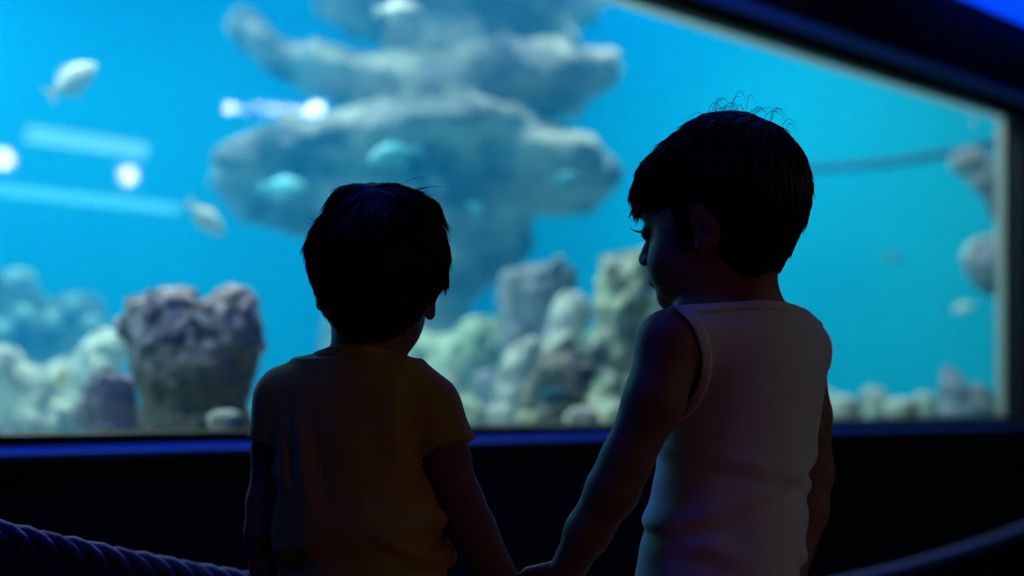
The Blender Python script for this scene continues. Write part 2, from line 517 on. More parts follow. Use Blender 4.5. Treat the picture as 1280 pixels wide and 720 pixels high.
# ------------------------------------------------------------------ gallery lamps
def look_rot(d):
    return Vector(d).to_track_quat('Z', 'Y').to_euler()
def wall_spot(px, py, label):
    p = mirrored(px, py, V_OPP)
    r = tag(empty('wall_spotlight', p), label, 'lamp', 'round wall spotlights')
    r.rotation_euler = look_rot(TV)
    MB().lathe([(.0, -.14), (.06, -.14), (.06, -.02), (.056, 0), (.053, 0), (.052, -.02), (0, -.02)], sides=24).build('housing', M['housing'], r, True)
    MB().lathe([(0, -.012), (.05, -.012), (.05, -.004), (.03, .004), (0, .008)], sides=24).build('bulb', M['bulb'], r, True)
    return r
wall_spot(163, 219, 'small round white spotlight on the gallery wall, between the two light tubes')
wall_spot(7, 198, 'small round white spotlight on the gallery wall, beyond the end of the tubes')
def wall_tube(p0, p1, rad, m, label):
    a, b = mirrored(*p0, V_OPP), mirrored(*p1, V_OPP)
    b.z = a.z = (a.z + b.z) / 2
    r = tag(empty('light_tube', (a + b) / 2), label, 'lamp', 'light tubes on the gallery wall')
    c = (a + b) / 2
    d = (b - a).normalized()
    MB().tube([a - c, b - c], rad, 14).build('tube', m, r, True)
    back = -TV * (rad + .012)
    MB().tube([a - c - d * .05 + back, b - c + d * .05 + back], .02, 6).build('housing', M['housing'], r)
    for e, s in ((a, -1), (b, 1)):
        MB().tube([e - c, e - c + d * .05 * s], rad * 1.15, 12).build('end_cap', M['housing'], r, True)
wall_tube((-120, 226), (222, 258), .028, M['tube'], 'long cyan light tube low on the gallery wall')
wall_tube((30, 166), (182, 187), .042, M['tube2'], 'short thick pale light tube high on the gallery wall')
# bar of small bright bulbs
c0, c1 = mirrored(286, 134, V_OPP), mirrored(402, 138, V_OPP)
bar = tag(empty('bulb_bar', (c0 + c1) / 2), 'bar of small bright white bulbs on the gallery wall', 'lamp')
cc = (c0 + c1) / 2
MB().tube([c0 - cc - TV * .07, c1 - cc - TV * .07], .04, 8).build('housing', M['housing'], bar)
for k, (t, dz, rr) in enumerate(((.03, 0, .026), (.2, -.01, .011), (.32, .02, .012), (.42, -.015, .013), (.5, .012, .016), (.6, -.005, .013), (.68, .02, .012), (.76, -.01, .014), (.85, .0, .017), (.93, .005, .036), (.985, .02, .03))):
    MB().lathe([(0, -rr), (rr * .7, -rr * .7), (rr, 0), (rr * .7, rr * .7), (0, rr)], tuple(c0.lerp(c1, t) - cc + Vector((0, 0, dz))), 10).build('bulb', M['bulbs'], bar, True)
# blue light strip under the ceiling along the display wall, blue wall washer beyond the window, amber lamp low behind
st = tag(empty('blue_light_strip', T(-1.1, -.75, ZC - .002)), 'long blue light strip fixed under the ceiling before the tank', 'lamp')
st.rotation_euler = (0, 0, ANG)
MB().box(-1.9, 1.9, -.05, .05, -.05, 0).build('housing', M['housing'], st)
MB().box(-1.85, 1.85, -.035, .035, -.062, -.05).build('diffuser', M['blue_led'], st)
wp = on_plane(1290, 10, -.1)
ww = tag(empty('wall_washer', wp), 'blue wall washer lamp high on the wall past the tank window', 'lamp')
ww.rotation_euler = (0, 0, ANG)
MB().box(-.62, .55, -.03, .06, .03, .12).build('housing', M['housing'], ww, bevel=.01)
MB().prism([(-.028, .031), (.055, .031), (.055, -.03), (.03, -.055), (-.01, -.045)], -.60, .53).build('diffuser', M['blue_lamp'], ww)
MB().box(-.03, .03, .06, .082, .04, .10).build('bracket', M['housing'], ww)
am = tag(empty('rose_wall_lamp', T(-1.5, -4.15, .8)), 'dim rose-coloured lamp low on the gallery wall', 'lamp')
am.rotation_euler = (0, 0, ANG)
MB().box(-.16, .16, 0, .05, -.3, .3).build('housing', M['housing'], am, bevel=.008)
MB().box(-.14, .14, .05, .075, -.28, .28).build('diffuser', M['amber'], am, bevel=.01)

# ------------------------------------------------------------------ rope barrier
def rope_pt(u):
    return T(u, -.66 + .1 * u, -.0078 * u ** 3 + .0512 * u * u - .048 * u + .4598)
us = np.linspace(-2.28, 3.1, 420)
ctr = [rope_pt(x) for x in us]
rope = tag(empty('barrier_rope', rope_pt(.5)), 'thick dark twisted rope sagging between two posts before the tank', 'rope')
base = rope_pt(.5)
arc = np.concatenate([[0], np.cumsum([(b - a).length for a, b in zip(ctr, ctr[1:])])])
for k in range(3):
    pts = []
    for i, p in enumerate(ctr):
        d = (ctr[min(i + 1, 419)] - ctr[max(i - 1, 0)]).normalized()
        n1 = Vector((0, 0, 1)); n1 = (n1 - d * n1.dot(d)).normalized(); n2 = d.cross(n1)
        a = arc[i] / .105 * 2 * math.pi + k * 2 * math.pi / 3
        pts.append(p - base + (n1 * math.cos(a) + n2 * math.sin(a)) * .0105)
    MB().tube(pts, .0108, 8).build('strand', M['rope'], rope, True)
for i, j in ((0, 1), (419, 418)):
    d = (ctr[j] - ctr[i]).normalized()
    MB().tube([ctr[i] - base - d * .012, ctr[i] - base + d * .05], .026, 14).build('end_collar', M['steel'], rope, True)
for uu_, side, lb in ((-2.34, 1, 'tall steel barrier post at the high end of the rope'), (3.16, -1, 'steel barrier post at the far end of the rope')):
    q = rope_pt(uu_); 
    po = tag(empty('barrier_post', (q.x, q.y, 0)), lb, 'post', 'barrier posts')
    MB().lathe([(0, 0), (.15, 0), (.15, .015), (.03, .03), (0, .03)], sides=28).build('base', M['steel'], po, True)
    MB().lathe([(0, .025), (.022, .025), (.022, q.z + .06), (0, q.z + .06)], sides=18).build('pole', M['steel'], po, True)
    MB().lathe([(0, q.z + .06), (.03, q.z + .062), (.034, q.z + .085), (.02, q.z + .11), (0, q.z + .115)], sides=18).build('cap', M['steel'], po, True)
    MB().lathe([(0, q.z - .02), (.034, q.z - .02), (.034, q.z + .02), (0, q.z + .02)], sides=18).build('ring', M['steel'], po, True)

# ------------------------------------------------------------------ reef
def rock_obj(name, grid, amp, freq, m, label, group=None, cut=None, octs=3, kind=None, cat='rock'):
    sl, X, Y, Z = grid.all()
    grid.d = grid.d + amp * fbm(X * freq, Y * freq, Z * freq, octs, .6)
    V, Q = grid.mesh(1)
    c = V.mean(0); c[2] = V[:, 2].min()
    o = link(name, np_mesh(name, V - c, Q), m)
    o.location = c
    return tag(o, label, cat, group, kind)
# the tall table-shaped outcrop
YB = 6.0
s6 = YB / F
gr = Grid((-1.45, 4.9, .72), (.75, 7.0, 3.05), .022)
def pe(px, py, rx, rz, ry, dy=0., k=.12, tilt=0.):
    c, s = math.cos(R(tilt)), math.sin(R(tilt))
    gr.ell(P(px, py, YB) + Vector((0, dy, 0)), (rx * s6, ry, rz * s6), k, [[c, 0, -s], [0, 1, 0], [s, 0, c]])
# lower shelf: a thin lip and a body that draws in below it
pe(430, 190, 140, 30, .54, -.02, .05, 8); pe(560, 176, 150, 30, .58, -.02, .05); pe(690, 206, 78, 30, .46, -.08, .05, -16); pe(318, 214, 46, 26, .36, -.1, .05, 20)
pe(440, 240, 135, 46, .40, .08, .06, 4); pe(590, 228, 130, 44, .42, .08); pe(700, 234, 60, 26, .28, .08, .06, -8); pe(330, 248, 50, 32, .24, .06)
pe(520, 275, 140, 44, .34, .14, .08)
# neck, upper shelf with its long arm
pe(585, 140, 80, 45, .28, .1); pe(610, 108, 130, 30, .42, 0, .05, 4); pe(715, 103, 60, 26, .34, -.08, .05, 10)
pe(470, 106, 118, 28, .38, 0, .05, -13); pe(348, 66, 66, 19, .24, -.05, .05, -28); pe(560, 124, 110, 26, .32, .08); pe(655, 96, 55, 24, .3)
# the top mass
pe(540, -75, 215, 34, .68, .12); pe(555, -15, 180, 46, .34, .3); pe(640, -25, 120, 56, .36, .3); pe(570, 45, 105, 40, .26, .28)
# trunk down to the sand
pe(500, 330, 105, 70, .36, .2, .1); pe(490, 420, 92, 90, .38, .2, .1); pe(510, 500, 150, 60, .5, .15, .15); pe(590, 300, 60, 50, .3, .15, .1)
rock_obj('table_rock', gr, .075, 6.5, M['rock'], 'tall table-shaped reef rock with two broad pale ledges', octs=4)
# near block of coralline rock by the glass
def near_rock(name, parts, y, h, m, amp, freq, label, pad=30, group=None, k=.02):
    s = y / F
    xs0 = min(p[0] - p[2] for p in parts) - pad; xs1 = max(p[0] + p[2] for p in parts) + pad
    ys0 = min(p[1] - p[3] for p in parts) - pad; ys1 = max(p[1] + p[3] for p in parts) + pad
    dep = max(max(p[2], p[3]) * s * (p[4] if len(p) > 4 else .8) for p in parts) + pad * s
    a, b = P(xs0, ys1, y), P(xs1, ys0, y)
    g_ = Grid((a.x, y - dep, min(a.z, .74)), (b.x, y + dep, b.z), h)
    for p in parts:
        dy = p[5] if len(p) > 5 else 0
        g_.ell(P(p[0], p[1], y) + Vector((0, dy, 0)), (p[2] * s, max(p[2], p[3]) * s * (p[4] if len(p) > 4 else .8), p[3] * s), k)
    return rock_obj(name, g_, amp, freq, m, label, group, octs=4)
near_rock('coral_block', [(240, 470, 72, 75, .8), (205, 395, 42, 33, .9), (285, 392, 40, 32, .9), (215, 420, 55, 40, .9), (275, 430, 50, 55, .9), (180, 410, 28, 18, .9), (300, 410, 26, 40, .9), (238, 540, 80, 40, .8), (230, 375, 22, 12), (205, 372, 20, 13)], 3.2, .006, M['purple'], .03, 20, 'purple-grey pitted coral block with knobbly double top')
near_rock('coral_stone', [(136, 505, 32, 34, .7), (116, 520, 25, 25, .7), (138, 540, 40, 25, .5), (154, 482, 13, 14, .7), (135, 490, 24, 24, .7)], 2.98, .006, M['slate'], .03, 22, 'small purple-grey stone leaning against the coral block')
near_rock('pale_stone', [(282, 524, 26, 13, .6), (285, 545, 30, 14, .5)], 2.95, .006, M['pale'], .008, 18, 'small pale wedge stone at the foot of the coral block')
# the reef heap in the middle
near_rock('slate_boulder', [(660, 370, 40, 40, .6), (640, 350, 22, 18), (690, 355, 28, 22), (712, 345, 16, 20), (700, 330, 8, 14), (670, 420, 45, 40, .6)], 4.78, .011, M['slate'], .06, 11, 'dark purple boulder with a small spike on top')
near_rock('round_pale_boulder', [(714, 395, 27, 30, .7), (703, 430, 32, 40, .6)], 4.55, .011, M['pale'], .045, 11, 'round pale cream boulder beside the dark purple one')
near_rock('arched_rock', [(788, 380, 42, 60, .6), (770, 345, 26, 28), (800, 340, 32, 26), (760, 335, 16, 10), (828, 400, 45, 80, .5), (792, 460, 60, 70, .45), (785, 520, 72, 50, .4)], 4.4, .011, M['green'], .07, 10, 'tall grey-green arched reef rock with pale crest')
near_rock('green_mound', [(560, 470, 75, 60, .5), (520, 490, 50, 45, .5), (600, 445, 45, 50, .5), (570, 530, 115, 40, .35), (630, 490, 45, 50, .5), (700, 490, 80, 60, .4), (790, 480, 85, 75, .4), (690, 540, 190, 40, .2)], 5.2, .013, M['green'], .08, 8, 'broad algae-green mound at the foot of the table rock')
near_rock('dark_hollow_rock', [(705, 470, 38, 40, .8), (692, 510, 44, 35, .6)], 4.1, .01, M['brown'], .055, 11, 'dark brown-green boulder in the middle of the reef heap')
near_rock('small_pale_rock', [(660, 434, 22, 13, .9), (652, 455, 26, 22, .7), (645, 495, 28, 40, .6)], 4.35, .009, M['pale'], .04, 13, 'small bright pale rock on the reef heap')
stones = ((500, 505, 20, 20, 4.35, 'green', 'small algae-green stone lying under the green mound by the trunk of the table rock'),
          (540, 520, 20, 14, 4.0, 'green', 'low algae-green stone on the sand before the green mound'),
          (585, 512, 20, 18, 4.25, 'green', 'rounded algae-green stone between the green mound and the glass'),
          (624, 517, 18, 14, 3.95, 'pale', 'small pale cream stone on the sand below the small bright rock'),
          (664, 524, 18, 10, 3.72, 'green', 'flat algae-green stone lying under the teal fish'),
          (728, 520, 22, 14, 3.8, 'pale', 'pale cream stone lying before the dark brown boulder'),
          (772, 516, 22, 16, 3.95, 'green', 'algae-green stone at the foot of the tall arched rock'),
          (612, 480, 20, 16, 4.6, 'slate', 'dark slate stone lodged high on the green mound'),
          (556, 478, 18, 14, 4.6, 'pale', 'pale cream stone lodged high on the green mound'))
for k, (px, py, rx, rz, y, m, lb) in enumerate(stones):
    near_rock('reef_stone', [(px, py, rx, rz, .7), (px + rx * .3, py + rz * .5, rx * .8, rz * .9, .6), (px, py + rz + 14, rx, 24, .5)], y, .009, M[m], .018, 14 + k % 3, lb, group='small stones of the reef heap')
# pale corals and hazy rock at the other end
near_rock('hazy_rock', [(40, 420, 70, 70, .8), (85, 400, 35, 30), (15, 370, 35, 30), (60, 500, 100, 60), (-40, 400, 60, 60)], 6.6, .018, M['brown'], .16, 6, 'large hazy blue rock far back in the water')
near_rock('pale_coral', [(120, 460, 28, 36, .8), (90, 490, 40, 40), (140, 440, 16, 18), (60, 520, 60, 30)], 4.3, .010, M['pale'], .06, 12, 'knobbly pale coral standing behind the small purple stone')
near_rock('pale_coral', [(15, 500, 45, 45, .8), (-20, 470, 40, 40), (35, 530, 40, 25), (0, 450, 18, 20)], 4.0, .010, M['pale'], .06, 12, 'knobbly pale coral before the large hazy rock')
for px, py, rx, rz, y, lb in ((22, 350, 15, 9, 6.38, 'uppermost pale coral tuft before the hazy rock'), (30, 395, 11, 8, 6.28, 'pale coral tuft low on the face of the hazy rock'), (66, 402, 6, 9, 6.33, 'slim pale coral tuft on the edge of the hazy rock'),
                             (92, 380, 9, 9, 6.4, 'pale coral tuft on the shoulder of the hazy rock'), (114, 405, 14, 8, 6.42, 'broad pale coral tuft between the hazy rock and the coral block'), (4, 415, 9, 11, 6.3, 'pale coral tuft at the foot of the hazy rock')):
    near_rock('coral_tuft', [(px, py, rx, rz, 1.2), (px + rx * .5, py - rz * .4, rx * .6, rz * .7, 1.2)], y, .010, M['pale'], .03, 14, lb, group='pale coral tufts', k=.05)
# far end: second table rock, pointed stone, low stones
near_rock('ledge_rock', [(1268, 328, 66, 42, .7), (1300, 285, 50, 45, .6), (1246, 222, 38, 25, .7), (1284, 252, 48, 40, .6), (1216, 204, 27, 17, .8), (1330, 440, 60, 110, .4)], 6.3, .018, M['rock'], .03, 8, 'pale ledged rock rising at the far end of the tank')
near_rock('pointed_rock', [(1190, 492, 16, 30, .9), (1184, 470, 8, 18), (1226, 497, 18, 16), (1205, 515, 40, 20)], 5.9, .010, M['slate'], .03, 14, 'small grey rock with a sharp point on the sand')
for px, py, rx, rz, y, lb in ((1055, 505, 24, 12, 5.2, 'low pale stone on the sand close behind the elbow of the taller child'), (1092, 498, 18, 16, 5.5, 'tallest of the low pale stones, with a round top'),
                             (1128, 507, 20, 9, 5.25, 'flattest of the low pale stones on the open sand'), (1156, 503, 16, 12, 5.75, 'low pale stone touching the near side of the pointed rock'),
                             (1264, 505, 16, 14, 6.1, 'low pale stone between the pointed rock and the ledged rock'), (1030, 498, 18, 12, 5.8, 'low pale stone set back behind the others on the sand')):
    near_rock('low_stone', [(px, py, rx, rz, .8), (px, py + rz, rx * 1.1, rz, .7)], y, .01, M['pale'], .016, 15, lb, group='low stones at the far end')
# hose along the far side
ha, hb = P(1290, 169, 6.4), P(1000, 212, 7.6)
hd = (hb - ha)
hpts = [ha + hd * t + Vector((0, 0, -.03 * math.sin(t * math.pi))) for t in np.linspace(-.1, 1.3, 18)]
he = hpts[-1]
hdir = hd.normalized()
hpts += [he + hdir * .22 * math.sin(R(a_)) + Vector((0, 0, -.22 * (1 - math.cos(R(a_))))) for a_ in (22, 45, 67, 90)]
hpts.append(Vector((hpts[-1].x, hpts[-1].y, .8)))
tag(MB().tube(hpts, .022, 10).build('water_hose', M['hose'], smooth=True), 'thin dark hose running across the water near the far end', 'hose')

# ------------------------------------------------------------------ fish
def fish(px, py, y, length, heading, pitch, m, label, tall=.42, group='fish in the tank', fins='fin'):
    r = tag(empty('fish', P(px, py, y)), label, 'fish', group)
    r.rotation_euler = (0, R(pitch), R(heading))
    L = length
    prof = [(-.40, .045), (-.34, .06), (-.2, .14), (0, .215), (.18, .21), (.32, .15), (.42, .085), (.48, .03)]
    rings = []
    for x, hgt in prof:
        rings.append([(x * L, math.cos(t) * hgt * .42 * L, math.sin(t) * hgt * L * tall / .42 + .01 * L) for t in (2 * math.pi * k / 14 for k in range(14))])
    b = MB().rings(rings).build('body', m, r, True)
    def fin(name, pts, w=.008):
        mb = MB()
        n = len(pts)
        mb.prism([(p[0] * L, p[1] * L) for p in pts], -w * L, w * L)
        mb.v = [(a, c, d) for (c, a, d) in mb.v]
        mb.v = [(x, yv, z) for (x, yv, z) in mb.v]
        return mb.build(name, M[fins] if fins in M else m, r)
    fin('tail_fin', [(-.38, .04), (-.56, .19), (-.52, .02), (-.56, -.17), (-.38, -.03)])
    fin('dorsal_fin', [(.2, .19), (.02, .30), (-.2, .24), (-.3, .09), (0, .17)])
    fin('belly_fin', [(.05, -.17), (-.1, -.28), (-.25, -.18), (-.25, -.08)])
    for s in (-1, 1):
        e = MB()
        e.rings([[(.33 * L + .022 * L * math.cos(t) * q, s * (.055 * L + .012 * L * w_), .05 * L + .022 * L * math.sin(t) * q) for t in (2 * math.pi * k / 10 for k in range(10))] for q, w_ in ((1, -1), (.8, .6), (.2, 1))])
        e.build('eye', M['eye_dark'], r, True)
    return r
for f in ((500, 15, 4.6, .16, 12, 0, 'fish_pale', 'pale silvery fish swimming above the upper rock ledge'),
          (492, 194, 4.5, .17, 190, 14, 'fish_blue', 'light blue fish nosing downwards before the lower rock ledge'),
          (354, 234, 4.7, .155, 4, 0, 'fish_blue', 'light blue fish hovering level before the overhang of the table rock'),
          (706, 226, 4.9, .125, 30, -14, 'fish_blue', 'small light blue fish at the tip of the lower ledge'),
          (258, 274, 4.4, .15, 40, 35, 'fish_pale', 'pale fish with head tipped down beside the table rock'),
          (716, 46, 5.2, .14, 60, 40, 'fish_pale', 'pale fish diving steeply above the tip of the upper ledge'),
          (92, 100, 4.2, .17, 30, -38, 'fish_pale', 'pale fish nosing upwards in the open water'),
          (690, 495, 3.75, .10, 8, 0, 'fish_teal', 'small dark teal fish over the stones of the reef heap'),
          (76, 472, 3.6, .055, 60, -40, 'fish_yellow', 'tiny yellow fish between the pale corals'),
          (1217, 153, 5.9, .10, 70, 10, 'fish_pale', 'small pale fish under the top edge near the window corner'),
          (1114, 322, 7.2, .13, 20, 0, 'fish_blue', 'faint small blue fish far off in the open water'),
          (595, 262, 5.0, .10, 60, 10, 'fish_blue', 'small bluish fish in the shade under the lower ledge'),
          (1204, 385, 5.9, .09, 150, 20, 'fish_pale', 'small pale fish under the far ledged rock')):
    fish(f[0], f[1], f[2], f[3], f[4], f[5], M[f[6]], f[7], fins='fin' if f[6] == 'fish_pale' else f[6])
# ------------------------------------------------------------------ people
def v3(*a): return Vector(a)
def frame(loc, yaw=0., roll=0., pitch=0., scale=1.):   # yaw > 0 turns the facing direction (+y) towards -x
    return Matrix.Translation(loc) @ Matrix.Rotation(R(yaw), 4, 'Z') @ Matrix.Rotation(R(roll), 4, 'Y') @ Matrix.Rotation(R(pitch), 4, 'X') @ Matrix.Scale(scale, 4)
def loft_fn(fr, levels):                              # stacked ellipses (z, cx, cy, rx, ry) in a frame
    inv = np.array(fr.inverted())
    lv = np.array(levels)[np.argsort([l[0] for l in levels])]
    def fn(X, Y, Z):
        x = inv[0, 0] * X + inv[0, 1] * Y + inv[0, 2] * Z + inv[0, 3]
        y = inv[1, 0] * X + inv[1, 1] * Y + inv[1, 2] * Z + inv[1, 3]
        z = inv[2, 0] * X + inv[2, 1] * Y + inv[2, 2] * Z + inv[2, 3]
        cx, cy, rx, ry = (np.interp(z, lv[:, 0], lv[:, i]) for i in (1, 2, 3, 4))
        q = np.sqrt(((x - cx) / rx) ** 2 + ((y - cy) / ry) ** 2)
        d = (q - 1) * np.minimum(rx, ry)
        e = np.maximum(lv[0, 0] - z, z - lv[-1, 0])
        return np.maximum(d, e).astype(np.float32)
    return fn
def add_loft(g_, fr, levels, k):
    lo, hi = np.full(3, 9.), np.full(3, -9.)
    for z, cx, cy, rx, ry in levels:
        for sx in (-1, 1):
            for sy in (-1, 1):
                p = np.array(fr @ Vector((cx + sx * rx, cy + sy * ry, z)))
                lo, hi = np.minimum(lo, p), np.maximum(hi, p)
    g_.apply(lo, hi, loft_fn(fr, levels), k)
def add_head(g_, hf, sc, ear=(.0735, -.010), es=1., cheek=1.):
    rot = np.array(hf.to_3x3()) / sc
    def e(c, r, k=.02, op='u', both=False):
        for sx in ((-1, 1) if both else (1,)):
            g_.ell(hf @ Vector((c[0] * sx, c[1], c[2])), [q * sc for q in r], k * sc, rot, op)
    e((0, -.010, .040), (.068, .089, .076), .02)
    e((0, -.033, .020), (.058, .056, .055), .03)
    e((0, .030, -.004), (.057, .056, .070), .03)
    e((0, .036, -.055), (.043 * cheek, .042, .030), .03)
    e((.034 * cheek, .051, -.036), (.026 * cheek, .027, .028), .02, both=True)
    e((.029, .012, -.054), (.019, .030, .018), .025, both=True)
    e((0, .070, -.074), (.019, .014, .013), .018)
    e((0, .072, .024), (.044, .017, .012), .015)
    e((0, .070, .05), (.04, .02, .03), .03)
    e((.030, .096, .003), (.016, .014, .010), .012, op='s', both=True)
    e((.030, .078, .003), (.0125, .0115, .0105), .004, both=True)
    g_.cone(hf @ v3(0, .086, .010), hf @ v3(0, .1015, -.023), .006 * sc, .0088 * sc, .012 * sc)
    e((.0085, .093, -.026), (.0065, .0075, .006), .006, both=True)
    e((0, .080, -.046), (.024, .012, .012), .012)
    e((0, .090, -.045), (.017, .007, .0048), .004)
    e((0, .088, -.054), (.015, .007, .0052), .004)
    # ears: shell, hollow, lobe
    for s in (-1, 1):
        tl = Matrix.Rotation(R(-s * 24), 3, 'Z') @ Matrix.Rotation(R(-14), 3, 'X')
        er = np.array(hf.to_3x3() / sc @ tl) if False else np.array((hf.to_3x3() @ tl)) / sc
        cx = v3(s * ear[0], ear[1], -.004)
        q = sc * es
        g_.ell(hf @ cx, (.0062 * q, .0175 * q, .0295 * q), .006 * sc, er)
        g_.ell(hf @ (cx + v3(s * .0064, .003, .003) * es), (.0068 * q, .0118 * q, .0205 * q), .003 * sc, er, 's')
        g_.ell(hf @ (cx + v3(s * .001, .001, .004) * es), (.004 * q, .006 * q, .012 * q), .003 * sc, er)
        g_.ell(hf @ (cx + v3(s * .001, .007, -.0255) * es), (.0055 * q, .0082 * q, .0085 * q), .006 * sc, er)
        g_.ell(hf @ (cx + v3(-s * .002, .015, -.006) * es), (.004 * q, .004 * q, .007 * q), .004 * sc, er)
def add_hand(g_, wrist, direction, palm, size=1., curl=(28, 32, 26), spread=.6, thumb=1):
    """wrist point, finger direction, palm-facing direction; thumb = +1 or -1 picks the side"""
    y = Vector(direction).normalized()
    z = Vector(palm); z = (z - y * z.dot(y)).normalized()
    x = y.cross(z) * thumb                             # towards the thumb
    S = size
    def q(a, b, c): return Vector(wrist) + (x * a + y * b + z * c) * S
    rot = np.array([[x[i], y[i], z[i]] for i in range(3)])
    g_.cone(q(0, -.01, 0), q(0, .02, 0), .0165 * S, .0165 * S, .01)
    g_.ell(q(0, .036, 0), (.0285 * S, .034 * S, .0115 * S), .012 * S, rot)
    g_.ell(q(.016, .024, .006), (.011 * S, .018 * S, .010 * S), .008 * S, rot)
    g_.ell(q(-.016, .026, .005), (.009 * S, .02 * S, .009 * S), .008 * S, rot)
    for fx, L, r in ((.0205, .92, .0066), (.0068, 1.0, .0068), (-.007, .95, .0065), (-.0195, .76, .0058)):
        p, a = q(fx, .058, 0), 0.
        seg = [.027 * L, .019 * L, .015 * L]
        rr = r
        for s_, c in zip(seg, curl):
            a += R(c)
            n = p + (y * math.cos(a) + z * math.sin(a) + x * fx * spread * 4) * s_ * S
            g_.cone(p, n, rr * S, rr * .9 * S, .0028)
            p, rr = n, rr * .9
    p = q(.021, .012, .004)
    for (dx, dy, dz), L, r in (((.72, .62, .30), .024, .0088), ((.42, .82, .38), .020, .0074), ((.2, .88, .42), .016, .0066)):
        n = p + (x * dx + y * dy + z * dz).normalized() * L * S
        g_.cone(p, n, r * S, r * .92 * S, .004)
        p = n
def sample(d, lo, h, Pts):
    f = (Pts - lo) / h
    f = np.clip(f, 0, np.array(d.shape) - 1.001)
    i = f.astype(int); t = f - i
    r = 0
    for a in (0, 1):
        for b in (0, 1):
            for c in (0, 1):
                w_ = np.where(a, t[:, 0], 1 - t[:, 0]) * np.where(b, t[:, 1], 1 - t[:, 1]) * np.where(c, t[:, 2], 1 - t[:, 2])
                r = r + w_ * d[i[:, 0] + a, i[:, 1] + b, i[:, 2] + c]
    return r
def grad(d, lo, h, Pts):
    e = h * 1.2
    G = np.stack([sample(d, lo, h, Pts + np.eye(3)[k] * e) - sample(d, lo, h, Pts - np.eye(3)[k] * e) for k in range(3)], 1)
    return G / (np.linalg.norm(G, axis=1, keepdims=True) + 1e-9)
def strands_mesh(paths, radii, sides=3):
    """paths (n, m, 3), radii (n, m) -> verts, quads"""
    n, m, _ = paths.shape
    tan = np.gradient(paths, axis=1)
    tan /= np.linalg.norm(tan, axis=2, keepdims=True) + 1e-9
    ref = np.array([.31, .77, .55])
    a = np.cross(tan, ref); a /= np.linalg.norm(a, axis=2, keepdims=True) + 1e-9
    b = np.cross(tan, a)
    ang = 2 * np.pi * np.arange(sides) / sides
    V = paths[:, :, None, :] + radii[:, :, None, None] * (a[:, :, None, :] * np.cos(ang)[None, None, :, None] + b[:, :, None, :] * np.sin(ang)[None, None, :, None])
    idx = np.arange(n * m * sides).reshape(n, m, sides)
    nx = np.roll(idx, -1, 2)
    Q = np.stack([idx[:, :-1], nx[:, :-1], nx[:, 1:], idx[:, 1:]], -1).reshape(-1, 4)
    return V.reshape(-1, 3), Q
